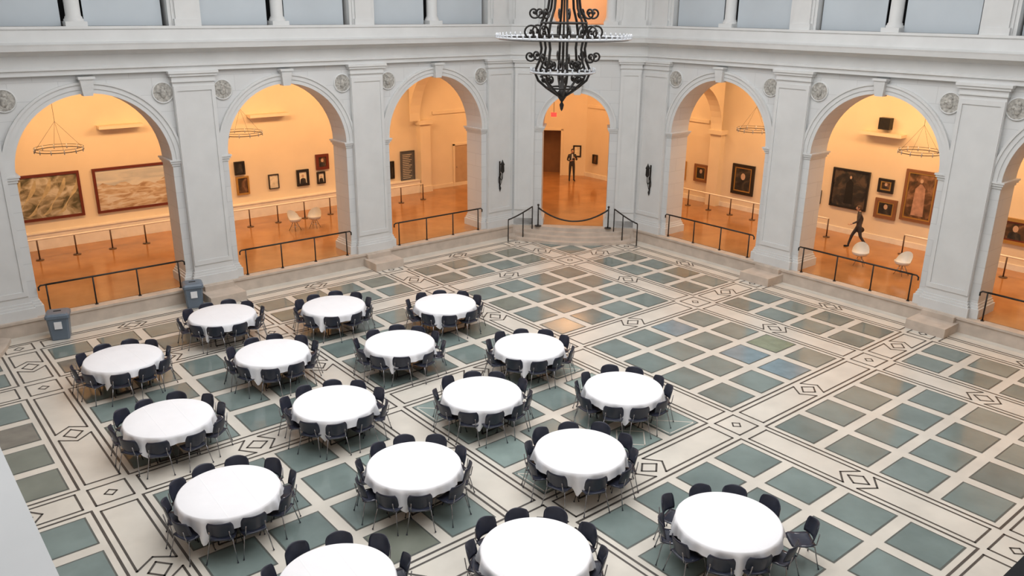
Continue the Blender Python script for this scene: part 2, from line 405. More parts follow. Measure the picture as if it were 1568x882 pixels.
# ---------------------------------------------------------------- railings
def post_rail(mb,pts,h,m,r=.022,mid=None,pr=.018,pm=None):
    mb.tube([(x,y,z+h) for x,y,z in pts],r,m,8)
    for x,y,z in pts:
        mb.cyl((x,y,z),(x,y,z+h),pr,pr,pm or m,8); mb.cyl((x,y,z),(x,y,z+.03),.06,.05,pm or m,10)
for k in range(4):
    for i in range(3):
        mb=MB(); mb.M=side(k); cu=(i-1)*B
        post_rail(mb,[(cu+u,-.08,GZ-.03) for u in (-1.95,-.65,.65,1.95)],.92,M_iron,.03,pr=.024)
        for s in (-1,1): mb.tube([(cu+s*1.95,-.08,GZ+.89),(cu+s*2.1,-.08,GZ+.89),(cu+s*2.16,-.08,GZ+.84),(cu+s*2.16,-.08,GZ+.74)],.026,M_iron,8)
        mb.obj('arcade_railing')
M_rail=mat('pale_barrier',(.9,.82,.68),.5)
M_bpost=mat('bronze_post',(.10,.05,.025),.4)
def barrier(name,p0,p1,n):
    mb=MB(); pts=[tuple(Vector(p0).lerp(Vector(p1),i/(n-1))) for i in range(n)]
    post_rail(mb,pts,.78,M_rail,.035,pr=.028,pm=M_bpost)
    for x,y,z in pts: mb.cyl((x,y,z),(x,y,z+.02),.14,.14,M_bpost,14)
    mb.obj(name)
barrier('picture_barrier',(-11,20.0,GZ),(-1,20.0,GZ),9); barrier('picture_barrier',(-.5,20.0,GZ),(9.5,20.0,GZ),9)
barrier('picture_barrier',(18.9,-9,GZ),(18.9,.8,GZ),9); barrier('picture_barrier',(18.9,4.0,GZ),(18.9,12.5,GZ),8)
mb=MB(); mb.M=side(.5,DCH)
for s in (-1,1):
    pts=[]
    for q in range(9):
        t=q/8; u=1.75+.95*t; d=-.35-.85*math.sin(t*pi/2)
        pts.append((s*u,d,.45-.40*t))
    mb.tube([(p[0],p[1],p[2]+.9) for p in pts],.03,M_iron,8)
    for q in (0,3,8):
        p=pts[q]; mb.cyl((p[0],p[1],max(0,p[2]-.45)),(p[0],p[1],p[2]+.9),.024,.024,M_iron,8)
mb.obj('step_handrail')
mb=MB(); mb.M=side(.5,DCH)
mb.tube([(1.5*t,-.3,1.30-.55*(1-t*t)) for t in [-1+q/8 for q in range(17)]],.035,M_iron,8)
for s in (-1,1):
    mb.cyl((s*1.5,-.3,GZ-.004),(s*1.5,-.3,1.38),.028,.028,M_iron,10); mb.sphere((s*1.5,-.3,1.42),.05,M_iron); mb.cyl((s*1.5,-.3,GZ-.004),(s*1.5,-.3,GZ+.02),.15,.14,M_iron,16)
mb.obj('rope_barrier')

# ---------------------------------------------------------------- tables & chairs
def table_mesh(seed):
    rr=random.Random(seed); mb=MB(); R=.93; n=180
    ph=[rr.uniform(0,6.28) for _ in range(4)]
    def e_(a):
        c=max(abs(math.cos(a)),abs(math.sin(a))); return (1/c-1)/.4142
    def drop(a):
        big=math.sin(2*a)>0     # corners at 45/225 deg hang between chairs, the others rest on seats
        return .19+(.32 if big else .12)*e_(a)**1.7+.012*math.sin(3*a+ph[0])
    vs=[(0,0,.765)];fs=[]
    rings=[]
    def ring(fn):
        o=len(vs)
        for k in range(n): vs.append(fn(2*pi*k/n))
        rings.append(o)
    ring(lambda a:(R*.5*math.cos(a),R*.5*math.sin(a),.765)); ring(lambda a:(R*.975*math.cos(a),R*.975*math.sin(a),.765)); ring(lambda a:(R*math.cos(a),R*math.sin(a),.755))
    for t in (.2,.45,.7,.88,1.0):
        def fn(a,t=t):
            d=drop(a); e=e_(a)
            fold=math.sin(12*a+ph[1]+.8*math.sin(2*a+ph[2]))*.026+math.sin(29*a+ph[3])*.012
            r=R+.015+t*(.03+fold*(.7+1.6*e)-.01*e)
            return (r*math.cos(a),r*math.sin(a),.755-d*t)
        ring(fn)
    for k in range(n): fs.append((0,rings[0]+k,rings[0]+(k+1)%n))
    for i in range(len(rings)-1):
        for k in range(n): fs.append((rings[i]+k,rings[i+1]+k,rings[i+1]+(k+1)%n,rings[i]+(k+1)%n))
    mb.add(vs,fs,M_cloth,True)
    for q in (-.3,.3):
        mb.add([(q-.012,-.85,.7655),(q,-.85,.7685),(q+.012,-.85,.7655),(q-.012,.85,.7655),(q,.85,.7685),(q+.012,.85,.7655)],[(0,1,4,3),(1,2,5,4)],M_cloth,True)
    mb.lathe([(0.01,.72),(.9,.72),(.9,.75),(0.01,.75)],M_ply,48)
    for s in (-1,1):
        y=s*.45
        for x in (-.42,.42): mb.tube([(x*.8,y,.72),(x,y,.35),(x,y*1.05,.02)],.016,M_iron,8)
        mb.tube([(-.42,y,.35),(.42,y,.35)],.012,M_iron,6); mb.tube([(0,y,.35),(0,y*.2,.72)],.012,M_iron,6)
        mb.tube([(-.42,y*1.05,.015),(.42,y*1.05,.015)],.016,M_iron,8)
    return mb.mesh('banquet_table')
TM=[table_mesh(i) for i in range(5)]
def chair_mesh():
    mb=MB()
    def shell(fn,nu,nv,th):
        vs=[];fs=[];
        for off_ in (0,1):
            for j in range(nv+1):
                for i in range(nu+1):
                    p,nrm=fn(-1+2*i/nu,j/nv); vs.append(tuple(Vector(p)-Vector(nrm)*th*off_))
        N=(nu+1)*(nv+1)
        for j in range(nv):
            for i in range(nu):
                a=j*(nu+1)+i; q=(a,a+1,a+nu+2,a+nu+1); fs.append(q); fs.append(tuple(N+x for x in q[::-1]))
        for i in range(nu):
            fs.append((i,i+1,N+i+1,N+i)); a=nv*(nu+1)+i; fs.append((a,a+1,N+a+1,N+a))
        for j in range(nv):
            a=j*(nu+1); fs.append((a,a+nu+1,N+a+nu+1,N+a)); a+=nu; fs.append((a,a+nu+1,N+a+nu+1,N+a))
        mb.add(vs,fs,M_navy,True)
    def seat(u,v):
        w=.225*(1-.12*(abs(v-.5)*2)**4); y=-.21+.42*v
        return (u*w, y, .445+.018*u*u-.025*math.sin(pi*v)-(.03*(1-v/.2)**2 if v<.2 else 0)),(0,0,1)
    shell(seat,8,8,.014)
    def back(u,v):
        z=.50+.32*v; w=.235*(1-.18*max(0,(v-.6)/.4)**2.5-.15*max(0,(.25-v)/.25)**2)
        y=.205+.07*v-.085*u*u
        return (u*w,y,z-.02*u*u*v),(0,-1,0)
    shell(back,10,8,.014)
    r=.0105
    for s in (-1,1):
        mb.tube([(s*.27,-.27,0.0),(s*.215,-.19,.42),(s*.18,.0,.428),(s*.2,.19,.42),(s*.27,.28,0)],r,M_chrome,6)
        mb.tube([(s*.17,.12,.425),(s*.185,.225,.45),(s*.17,.262,.66)],r,M_chrome,6)
        for y in (-.27,.28): mb.sphere((s*.27,y,.012),.016,M_navy,8,6)
    mb.tube([(-.2,-.17,.415),(.2,-.17,.415)],r,M_chrome,6); mb.tube([(-.2,.17,.415),(.2,.17,.415)],r,M_chrome,6)
    return mb.mesh('dining_chair')
CM=chair_mesh()
TABS=[(7.90,22.97),(10.85,21.66),(13.63,19.71),(4.71,21.45),(7.87,19.40),(10.86,17.91),(13.48,15.55),(4.55,17.38),(7.76,15.77),(10.73,14.06),(13.58,12.17),(4.47,13.71),(7.70,12.33),(10.69,10.68),(4.84,10.17),(7.81,8.76),(11.04,7.23)]
for i,(x,y) in enumerate(TABS):
    x-=12.30; y-=13.265
    tz=random.uniform(-.08,.08)
    place('banquet_table',TM[i%5],(x,y,.012),rz=tz+random.choice([0,pi]))
    o0=math.radians(27)+tz
    for c in range(10):
        a=o0+c*2*pi/10+random.uniform(-.06,.06); rad=.91+random.uniform(-.04,.08)
        if i==16 and c==8: rad=1.3
        place('dining_chair',CM,(x+rad*math.cos(a),y+rad*math.sin(a),.009),rz=a-pi/2+random.uniform(-.18,.18))

# ---------------------------------------------------------------- chandelier (court centre)
mb=MB()
def ringp(r,z,n=64): return [(r*math.cos(2*pi*k/n),r*math.sin(2*pi*k/n),z) for k in range(n)]
mb.tube(ringp(1.41,8.82),.024,M_glass,8,closed=True); mb.tube(ringp(1.36,8.80),.02,M_iron,6,closed=True)
mb.tube(ringp(.68,8.13),.022,M_glass,8,closed=True); mb.tube(ringp(.64,8.11),.018,M_iron,6,closed=True)
for n_,r_,z_ in ((56,1.41,8.84),(28,.68,8.15)):
    for k in range(n_):
        a=2*pi*k/n_; mb.lathe([(.0,-.03),(.02,.0),(.022,.03),(.012,.055),(.0,.075)],M_glass,6,(r_*math.cos(a),r_*math.sin(a),z_))
def spiral(cr,cz,r0,a0,turns,n=22,shrink=.75):
    return [(cr+r0*(1-shrink*i/n)*math.cos(a0+turns*2*pi*i/n),cz+r0*(1-shrink*i/n)*math.sin(a0+turns*2*pi*i/n)) for i in range(n+1)]
for k in range(8):
    mb.M=Matrix.Rotation(2*pi*k/8+.2,4,'Z')
    main=[(.10,10.6),(.28,10.35),(.36,10.0),(.30,9.7),(.34,9.4),(.46,9.15),(.52,8.9),(.46,8.6),(.50,8.35),(.60,8.13),(.52,7.95),(.34,7.8),(.16,7.68),(.06,7.62)]
    mb.tube([(r,0,z) for r,z in main],.027,M_iron,6)
    for (cr,cz,r0,a0,tn) in [(.70,8.92,.17,pi,-1.3),(.63,9.32,.13,pi,1.2),(.34,8.28,.11,0,-1.2),(.70,8.45,.12,pi,1.2),(.48,9.85,.11,pi,-1.2),(.40,7.97,.09,.5,1.1)]:
        mb.tube([(r,0,z) for r,z in spiral(cr,cz,r0,a0,tn)],.021,M_iron,5)
        mb.sphere((cr,0,cz),.035,M_iron,6,4)
    mb.tube([(.52,0,8.82),(1.38,0,8.80)],.011,M_iron,5)
mb.M=Matrix.Identity(4)
for r,z in ((.48,9.12),(.36,10.0),(.52,8.86),(.33,7.8)): mb.tube(ringp(r,z,32),.020,M_iron,6,closed=True)
mb.lathe([(0,7.30),(.03,7.35),(.05,7.44),(.02,7.50),(.09,7.6),(.13,7.68),(.05,7.76),(.02,8.2),(.03,8.5),(.02,9.0),(.02,10.4),(.1,10.6),(.12,10.75),(.03,10.85),(0.02,11.0)],M_iron,14)
z=11.0
i=0
while z<15.0:
    pts=[(.03*math.cos(t*pi/4),0,z+.07+.07*math.sin(t*pi/4)) if i%2 else (0,.03*math.cos(t*pi/4),z+.07+.07*math.sin(t*pi/4)) for t in range(8)]
    mb.tube(pts,.010,M_iron,4,closed=True); z+=.12; i+=1
mb.cyl((0,0,15.05),(0,0,15.3),.04,.04,M_iron,8)
mb.obj('chandelier')

def ring_lamp(x,y,z,r=.75):
    mb=MB()
    mb.tube([(r*math.cos(2*pi*k/40),r*math.sin(2*pi*k/40),0) for k in range(40)],.013,M_iron,6,closed=True)
    mb.tube([(r*math.cos(2*pi*k/40),r*math.sin(2*pi*k/40),.09) for k in range(40)],.008,M_iron,5,closed=True)
    for k in range(12):
        a=2*pi*k/12; mb.cyl((r*math.cos(a),r*math.sin(a),-.06),(r*math.cos(a),r*math.sin(a),.1),.016,.016,M_glass,6)
    for k in range(4):
        a=2*pi*k/4; mb.tube([(r*math.cos(a),r*math.sin(a),0),(0,0,.95)],.004,M_iron,4)
    mb.tube([(0,0,.95),(0,0,GT-z-.002)],.006,M_iron,5)
    o=mb.obj('ring_lamp'); o.location=(x,y,z)
ring_lamp(5.86-12.3,17.8,4.75); ring_lamp(-.1,17.8,4.75); ring_lamp(17.0,-.1,4.75,.7); ring_lamp(17.0,6.7,4.75,.7)
mb=MB(); mb.box(-4.3,-2.65,YB-.45,YB,4.85,4.97,M_gw); mb.obj('wall_washer')
mb=MB(); mb.box(1.7,3.5,YB-.45,YB,4.85,4.97,M_gw); mb.obj('wall_washer')
mb=MB(); mb.box(XB-.45,XB,1.9,3.6,4.75,4.87,M_gw); mb.box(XB-.3,XB-.02,2.5,2.95,5.0,5.45,M_iron); mb.obj('wall_speaker')

def sconce(k,u):
    mb=MB(); mb.M=side(k)@Matrix.Translation((u,-.14,2.1))
    mb.box(-.03,.03,-.03,0,.1,1.2,M_iron); mb.sphere((0,-.04,.65),.07,M_iron,10,6,(1,.4,1))
    mb.tube([(0,-.03,.5),(0,-.14,.40),(0,-.2,.5),(0,-.2,.72)],.016,M_iron,6)
    for s in (-1,1):
        mb.tube([(s*.09*math.sin(t*.52),-.04,.15+.09*t) for t in range(7)],.012,M_iron,5)
    mb.lathe([(.03,.72),(.06,.76),(.08,.80),(.07,1.06),(.10,1.08),(.04,1.2),(.0,1.3)],M_iron,8,(0,-.2,0)); mb.lathe([(0,-.1),(.03,-.02),(.05,.06),(.02,.14)],M_iron,8,(0,-.04,0))
    mb.obj('wall_sconce')
sconce(0,3*B/2-.05); sconce(1,-(3*B/2-.05))

# ---------------------------------------------------------------- pictures
def canvas(name,c1,c2,c3,scale=2.0,stretch=(1,1,1)):
    m=bpy.data.materials.new(name); m.use_nodes=True; nt=m.node_tree; b=nt.nodes['Principled BSDF']; b.inputs['Roughness'].default_value=.5
    tc=nt.nodes.new('ShaderNodeTexCoord'); mp=nt.nodes.new('ShaderNodeMapping'); mp.inputs['Scale'].default_value=stretch
    n=nt.nodes.new('ShaderNodeTexNoise'); n.inputs['Scale'].default_value=scale; n.inputs['Detail'].default_value=6; n.inputs['Distortion'].default_value=1.0
    r=nt.nodes.new('ShaderNodeValToRGB'); e=r.color_ramp.elements; e[0].position=.36; e[0].color=(*c1,1); e[1].position=.62; e[1].color=(*c3,1); x=e.new(.5); x.color=(*c2,1)
    nt.links.new(tc.outputs['Object'],mp.inputs[0]); nt.links.new(mp.outputs[0],n.inputs['Vector']); nt.links.new(n.outputs['Fac'],r.inputs['Fac']); nt.links.new(r.outputs['Color'],b.inputs['Base Color']); return m
C_land=canvas('canvas_landscape',(.10,.09,.05),(.35,.30,.20),(.62,.58,.48),1.6,(1,1,1.6))
C_desert=canvas('canvas_desert',(.38,.25,.15),(.58,.46,.33),(.68,.64,.58),2.2,(.8,1,3.0))
C_sky=canvas('canvas_sky',(.50,.52,.52),(.60,.60,.58),(.70,.68,.62),1.2,(.5,1,3))
C_dark=canvas('canvas_dark_portrait',(.012,.012,.014),(.03,.028,.026),(.10,.07,.05),2.2)
C_brown=canvas('canvas_brown_portrait',(.04,.025,.012),(.12,.06,.03),(.30,.16,.09),2.0)
C_face=mat('portrait_flesh',(.55,.38,.28),.6)
C_white=mat('paper_print',(.75,.68,.55),.7,var=.2,scale=6)
C_text=mat('text_panel_grey',(.10,.10,.11),.7)
F_blk=mat('frame_black',(.015,.013,.012),.35); F_red=mat('frame_oxblood',(.14,.025,.012),.4); F_gold=mat('frame_gold',(.55,.33,.10),.35,metal=.6); F_wood=mat('frame_wood',(.22,.10,.05),.4)
C_pink=mat('portrait_gown',(.42,.24,.17),.6,var=.3,scale=5); C_hi=mat('dune_highlight',(.50,.42,.26),.6,var=.3,scale=4)
def picture(wall,a0,a1,z0,z1,cm,fm,fw=.1,style=None,inner=None,name='framed_painting'):
    mb=MB(); w=abs(a1-a0); h=z1-z0; c=(a0+a1)/2
    def R(x0,x1,za,zb,d,m): mb.box(x0,x1,-d,0,za,zb,m)
    R(-w/2,w/2,h-fw,h,.09,fm); R(-w/2,w/2,0,fw,.09,fm); R(-w/2,-w/2+fw,fw,h-fw,.09,fm); R(w/2-fw,w/2,fw,h-fw,.09,fm)
    f=fw
    if inner:
        g=.05; R(-w/2+f,w/2-f,h-f-g,h-f,.07,inner); R(-w/2+f,w/2-f,f,f+g,.07,inner); R(-w/2+f,-w/2+f+g,f+g,h-f-g,.07,inner); R(w/2-f-g,w/2-f,f+g,h-f-g,.07,inner)
    R(-w/2+f*.9,w/2-f*.9,f*.9,h-f*.9,.05,cm)
    if style=='portrait':
        s=min(w,h); n=20
        mb.add([(.10*s*math.cos(2*pi*k/n),-.053,h*.6+.13*s*math.sin(2*pi*k/n)) for k in range(n)],[tuple(range(n))],C_face)
        mb.add([(-.26*s,-.052,f),(.26*s,-.052,f),(.2*s,-.052,h*.42),(.05*s,-.052,h*.48),(-.05*s,-.052,h*.48),(-.2*s,-.052,h*.42)],[tuple(range(6))],C_dark)
    if style=='full':
        n=16; t=h
        mb.add([(.03*t*math.cos(2*pi*k/n),-.053,h*.80+.04*t*math.sin(2*pi*k/n)) for k in range(n)],[tuple(range(n))],C_face)
        mb.add([(-.12*t,-.052,h*.12),(.12*t,-.052,h*.12),(.09*t,-.052,h*.66),(.02*t,-.052,h*.74),(-.02*t,-.052,h*.74),(-.1*t,-.052,h*.64)],[tuple(range(6))],M_void if fm is not F_wood else C_pink)
    if style=='desert':
        N=12; pts=[(-w/2+f+(w-2*f)*q/N,-.053,h*(.60+.05*math.sin(q*1.7)+.03*math.sin(q*.6))) for q in range(N+1)]+[(w/2-f,-.053,h-f),(-w/2+f,-.053,h-f)]
        mb.add(pts,[tuple(range(len(pts)))],C_sky)
    if style=='dune':
        for q in range(5):
            x0=-w/2+f+.1+q*(w-2*f)/6; N=10
            a=[(x0+.9*t/N*(w/3),-.053,f+.08+(h-2*f-.2)*(t/N)**1.5) for t in range(N+1)]; b_=[(p[0]+.10+.08*math.sin(t),-.053,p[2]) for t,p in enumerate(a)]
            b_=[(min(p[0],w/2-f),p[1],p[2]) for p in b_]; a=[(min(p[0],w/2-f-.01),p[1],p[2]) for p in a]
            mb.add(a+b_,[(i,i+1,N+2+i,N+1+i) for i in range(N)],C_hi)
    if style=='text':
        for q in range(14): mb.box(-w*.36,w*.3-(q%3)*.08,-.053,-.05,h*.88-q*h*.055,h*.89-q*h*.055+.004,C_white)
    o=mb.obj(name)
    if wall=='N': o.location=(c-12.30,YB-.002,z0)
    else: o.location=(XB-.002,c-13.265,z0); o.rotation_euler[2]=-pi/2
picture('N',3.9,7.13,1.57,3.33,C_land,F_red,.1,'dune')
picture('N',7.6,10.42,1.55,3.32,C_desert,F_red,.1,'desert')
picture('N',13.24,13.70,2.42,3.0,C_dark,F_blk,.08)
picture('N',13.26,13.83,1.54,2.34,C_brown,F_gold,.07)
picture('N',14.74,15.21,1.62,2.27,C_white,F_blk,.035)
picture('N',16.09,16.68,1.58,2.33,C_white,F_blk,.11,'portrait')
picture('N',17.08,17.72,2.22,2.93,C_brown,F_red,.13,'portrait')
picture('N',17.09,17.50,1.57,2.12,C_white,F_blk,.07,'portrait')
picture('N',21.0,21.25,1.34,2.21,C_dark,F_blk,.05)
picture('N',21.64,22.45,1.0,2.63,C_text,C_text,.03,'text',name='wall_text_panel')
picture('E',26.17,25.75,1.42,2.33,C_dark,F_gold,.07)
picture('E',25.22,24.43,1.47,2.31,C_dark,F_wood,.11,'portrait',F_gold)
picture('E',23.0,21.8,1.25,2.65,C_dark,F_blk,.14,'portrait',F_gold)
picture('E',18.74,18.40,1.54,2.13,C_brown,F_blk,.06)
picture('E',17.97,16.35,1.58,3.21,C_dark,F_blk,.07,'full')
picture('E',15.97,15.33,2.5,3.06,C_brown,F_blk,.1,'portrait',F_gold)
picture('E',15.98,15.08,1.46,2.26,C_dark,F_wood,.12,'portrait',F_gold)
picture('E',14.91,13.62,1.57,3.59,C_brown,F_wood,.1,'full',F_gold)
picture('E',11.28,10.1,1.46,2.4,C_brown,F_gold,.12,'portrait',F_red)
picture('E',32.25,31.9,1.3,1.8,C_brown,F_blk,.05)
mb=MB(); D=YB-.001; mb.box(12.55,12.65,D-.06,D,GZ,2.7,M_gw); mb.box(13.5,13.6,D-.06,D,GZ,2.7,M_gw); mb.box(12.55,13.6,D-.06,D,2.62,2.72,M_gw); mb.box(12.65,13.5,D-.03,D,GZ,2.62,mat('door_paint',(.5,.36,.24),.5)); mb.sphere((12.75,D-.07,1.5),.03,M_chrome)
mb.obj('door_1')
mb=MB(); mb.M=side(.5,39.7/math.sqrt(2)); mb.box(-.35,.1,-.05,-.001,1.55,2.2,F_blk); mb.box(-.27,.02,-.055,-.05,1.63,2.12,C_white); mb.obj('framed_painting')
mb=MB(); mb.M=side(.5,DCH); mb.box(-1.12,-.88,T+.05,T+.12,5.0,5.17,mat('exit_sign_red',(.7,.02,.01),.4,emit=((1,.03,.02),3))); mb.cyl((-1.0,T+.085,5.17),(-1.0,T+.085,GT),.01,.01,M_iron,6); mb.obj('exit_sign')

# ---------------------------------------------------------------- trash bins
M_bin=mat('bin_bluegrey',(.13,.17,.22),.4); M_lab=mat('bin_label',(.8,.82,.85),.5)
def bin_(x,y,rz):
    mb=MB(); a,b,h=.24,.30,.78
    vs=[]
    def loop(r,z,bev=.05): 
        return [(r-bev,-r,z),(r,-r+bev,z),(r,r-bev,z),(r-bev,r,z),(-r+bev,r,z),(-r,r-bev,z),(-r,-r+bev,z),(-r+bev,-r,z)]
    rings=[(a,0.0),(a+.01,.05),(b-.01,h-.1),(b+.02,h-.1),(b+.02,h-.02),(b-.02,h+.03),(b-.08,h+.05)]
    for r,z in rings: vs+=loop(r,z)
    fs=[tuple(range(8))[::-1]]
    for i in range(len(rings)-1):
        for k in range(8): fs.append((i*8+k,i*8+(k+1)%8,(i+1)*8+(k+1)%8,(i+1)*8+k))
    fs.append(tuple((len(rings)-1)*8+k for k in range(8))); mb.add(vs,fs,M_bin)
    mb.box(-.1,.1,-b+.0,-b+.015,.36,.58,M_lab); mb.box(-.1,.1,-.04,.04,h+.045,h+.055,M_void)
    for s in (-1,1): mb.box(s*(b)-.02,s*(b)+.02,-.1,.1,h-.06,h-.03,M_bin)
    o=mb.obj('trash_bin'); o.location=(x,y,.008); o.rotation_euler[2]=rz
bin_(4.15-12.3,26.05-13.265,-.3); bin_(-4.10,26.35-13.265,-.25)

def shell_chair(x,y,rz):
    mb=MB(); n=20; vs=[];fs=[]
    for j in range(9):
        t=j/8
        for k in range(n):
            a=2*pi*k/n; r=.08+.26*math.sin(t*pi/2); back=max(0,math.sin(a))
            vs.append((r*math.cos(a),r*math.sin(a)*.95,.40+.06*t*t+ .36*back**.8*t**2.2+.12*t**2))
    for j in range(8):
        for k in range(n): fs.append((j*n+k,j*n+(k+1)%n,(j+1)*n+(k+1)%n,(j+1)*n+k))
    fs.append(tuple(range(n))); mb.add(vs,fs,M_white,True)
    for k in range(4):
        a=pi/4+k*pi/2; mb.tube([(.07*math.cos(a),.07*math.sin(a),.41),(.28*math.cos(a),.28*math.sin(a),.0)],.014,M_chrome,6)
    mb.tube([(.18*math.cos(2*pi*k/16),.18*math.sin(2*pi*k/16),.2) for k in range(16)],.008,M_chrome,5,closed=True)
    o=mb.obj('shell_armchair'); o.location=(x,y,GZ+.002); o.rotation_euler[2]=rz; o.scale=(.88,)*3
shell_chair(14.3-12.3,31.6-13.265,.4); shell_chair(15.15-12.3,31.5-13.265,-.9)
shell_chair(28.5-12.3,14.35-13.265,-1.2); shell_chair(28.6-12.3,12.8-13.265,-1.8)

# ---------------------------------------------------------------- people
def person(name,loc,rz,joints,cloth,pants,skin,hair,extra=None,shirt=None):
    J=joints; vs=[];es=[];rs=[];idx={}
    def V(k,p,r): idx[k]=len(vs); vs.append(p); rs.append(r)
    def Ed(a,b): es.append((idx[a],idx[b]))
    V('pel',J['pel'],(.155,.115)); V('wai',J['wai'],(.135,.10)); V('che',J['che'],(.17,.115)); V('nb',J['nb'],(.085,.07)); V('ne',J['ne'],(.052,.055))
    for a,b in (('pel','wai'),('wai','che'),('che','nb'),('nb','ne')): Ed(a,b)
    for s in 'LR':
        V('sh'+s,J['sh'+s],(.062,.062)); V('el'+s,J['el'+s],(.045,.045)); V('wr'+s,J['wr'+s],(.028,.03)); V('pa'+s,J['pa'+s],(.034,.02))
        Ed('che','sh'+s); Ed('sh'+s,'el'+s); Ed('el'+s,'wr'+s); Ed('wr'+s,'pa'+s)
        V('hi'+s,J['hi'+s],(.095,.095)); V('kn'+s,J['kn'+s],(.062,.065)); V('an'+s,J['an'+s],(.043,.045)); V('he'+s,J['he'+s],(.04,.045)); V('to'+s,J['to'+s],(.042,.028))
        Ed('pel','hi'+s); Ed('hi'+s,'kn'+s); Ed('kn'+s,'an'+s); Ed('an'+s,'he'+s); Ed('he'+s,'to'+s)
    def skinned(vs,es,rs,root,lv=2):
        me=bpy.data.meshes.new('t'); me.from_pydata(vs,es,[]); ob=bpy.data.objects.new('t',me); col.objects.link(ob)
        ob.modifiers.new('s','SKIN'); 
        if not me.skin_vertices:
            bpy.context.view_layer.objects.active=ob; ob.select_set(True); bpy.ops.mesh.customdata_skin_add()
        for i,r in enumerate(rs): me.skin_vertices[0].data[i].radius=r; me.skin_vertices[0].data[i].use_root=(i==root)
        sb=ob.modifiers.new('b','SUBSURF'); sb.levels=lv; sb.render_levels=lv
        dg=bpy.context.evaluated_depsgraph_get(); dg.update(); e=ob.evaluated_get(dg); m2=bpy.data.meshes.new_from_object(e)
        out=([tuple(v.co) for v in m2.vertices],[tuple(p.vertices) for p in m2.polygons])
        bpy.data.objects.remove(ob); bpy.data.meshes.remove(m2); return out
    mb=MB()
    V2,F2=skinned(vs,es,rs,0)
    groups={}
    wz={s:Vector(J['wr'+s]) for s in 'LR'}
    for f in F2:
        c=sum((Vector(V2[i]) for i in f),Vector())/len(f); m=cloth
        if c.z<J['pel'][2]-.03: m=pants
        if c.z<.09: m=M_void
        if c.z>J['nb'][2]+.03: m=skin
        for s in 'LR':
            if (c-wz[s]).length<.035 or (c-Vector(J['pa'+s])).length<.06: m=skin
        if shirt and c.y<-.05 and abs(c.x)<.05 and J['wai'][2]<c.z<J['nb'][2]: m=shirt
        groups.setdefault(m.name,(m,[]))[1].append(f)
    for m,fl in groups.values(): mb.add(V2,fl,m,True)
    for s in 'LR':
        w=Vector(J['wr'+s]); p=Vector(J['pa'+s]); t=(p-w).normalized(); side_=t.cross(Vector((0,1,0)) if abs(t.y)<.8 else Vector((0,0,1))).normalized(); nrm=t.cross(side_)
        sg=1 if s=='L' else -1
        for q,(o,l) in enumerate([(-.026,.068),(-.009,.08),(.009,.075),(.026,.058)]):
            b0=p+side_*o+t*.01; b1=b0+t*l*.45+nrm*.008*sg; b2=b1+t*l*.3+nrm*.018*sg; b3=b2+t*l*.2+nrm*.02*sg
            mb.tube([b0,b1,b2,b3],[.0095,.009,.008,.006],skin,6)
        b0=w+side_*.02+t*.03; mb.tube([b0,b0+side_*.028+t*.025,b0+side_*.036+t*.055],[.012,.010,.007],skin,6)
    h=Vector(J['hd']); 
    mb.sphere(h,.1,skin,20,14,(.76,.93,1.15)); mb.sphere(h+Vector((0,-.012,-.06)),.06,skin,14,9,(.85,1,.8))
    mb.sphere(h+Vector((0,-.098,-.01)),.016,skin,8,6,(.8,1.1,1.5))
    for s in (-1,1):
        mb.sphere(h+Vector((s*.077,.005,-.005)),.024,skin,8,6,(.35,.8,1.2)); mb.sphere(h+Vector((s*.03,-.084,.012)),.011,M_void,8,6,(1.2,.6,.6))
    mb.box(h.x-.022,h.x+.022,h.y-.093,h.y-.08,h.z-.058,h.z-.05,mat('lips',(.35,.12,.1),.5))
    vsH=[];fsH=[];nu,nv=20,9
    for i in range(nv+1):
        for k in range(nu):
            w_=2*pi*k/nu; front=max(0,-math.sin(w_)); amax=2.15-1.15*front**.7; a=amax*i/nv
            vsH.append((h.x+.084*math.sin(a)*math.cos(w_),h.y+.004+.101*math.sin(a)*math.sin(w_),h.z+.004+.124*math.cos(a)))
    for i in range(nv):
        for k in range(nu): fsH.append((i*nu+k,i*nu+(k+1)%nu,(i+1)*nu+(k+1)%nu,(i+1)*nu+k))
    mb.add(vsH,fsH,hair,True)
    if extra: extra(mb)
    used=set(i for f in mb.f for i in f); zmin=min(mb.v[i][2] for i in used)
    me=mb.mesh(name); bm=bmesh.new(); bm.from_mesh(me); bmesh.ops.delete(bm,geom=[v for v in bm.verts if not v.link_faces],context='VERTS'); bm.to_mesh(me); bm.free()
    o=mb.obj(name,me); o.location=(loc[0],loc[1],loc[2]-zmin+.001); o.rotation_euler[2]=rz
SK_=mat('skin_tone',(.55,.33,.24),.55); HR=mat('dark_hair',(.03,.02,.015),.6); CL=mat('black_suit',(.03,.03,.034),.7); CL2=mat('charcoal_coat',(.05,.046,.05),.7); PT=mat('dark_trousers',(.03,.03,.036),.7); SH=mat('pale_shirt',(.6,.62,.65),.7)
J1=dict(pel=(0,0,.95),wai=(0,.0,1.12),che=(0,.0,1.33),nb=(0,.01,1.48),ne=(0,0,1.54),hd=(0,-.02,1.63),
 shL=(-.18,.01,1.41),elL=(-.25,.04,1.13),wrL=(-.10,-.17,1.12),paL=(-.03,-.2,1.15),shR=(.18,.01,1.41),elR=(.26,-.0,1.14),wrR=(.14,-.19,1.22),paR=(.09,-.22,1.28),
 hiL=(-.09,0,.90),knL=(-.11,-.02,.49),anL=(-.12,.01,.09),heL=(-.12,.03,.045),toL=(-.14,-.16,.03),hiR=(.09,0,.90),knR=(.11,-.02,.49),anR=(.13,.01,.09),heR=(.13,.03,.045),toR=(.16,-.16,.03))
def cam_extra(mb): mb.box(-.03,.09,-.27,-.2,1.19,1.27,M_iron)
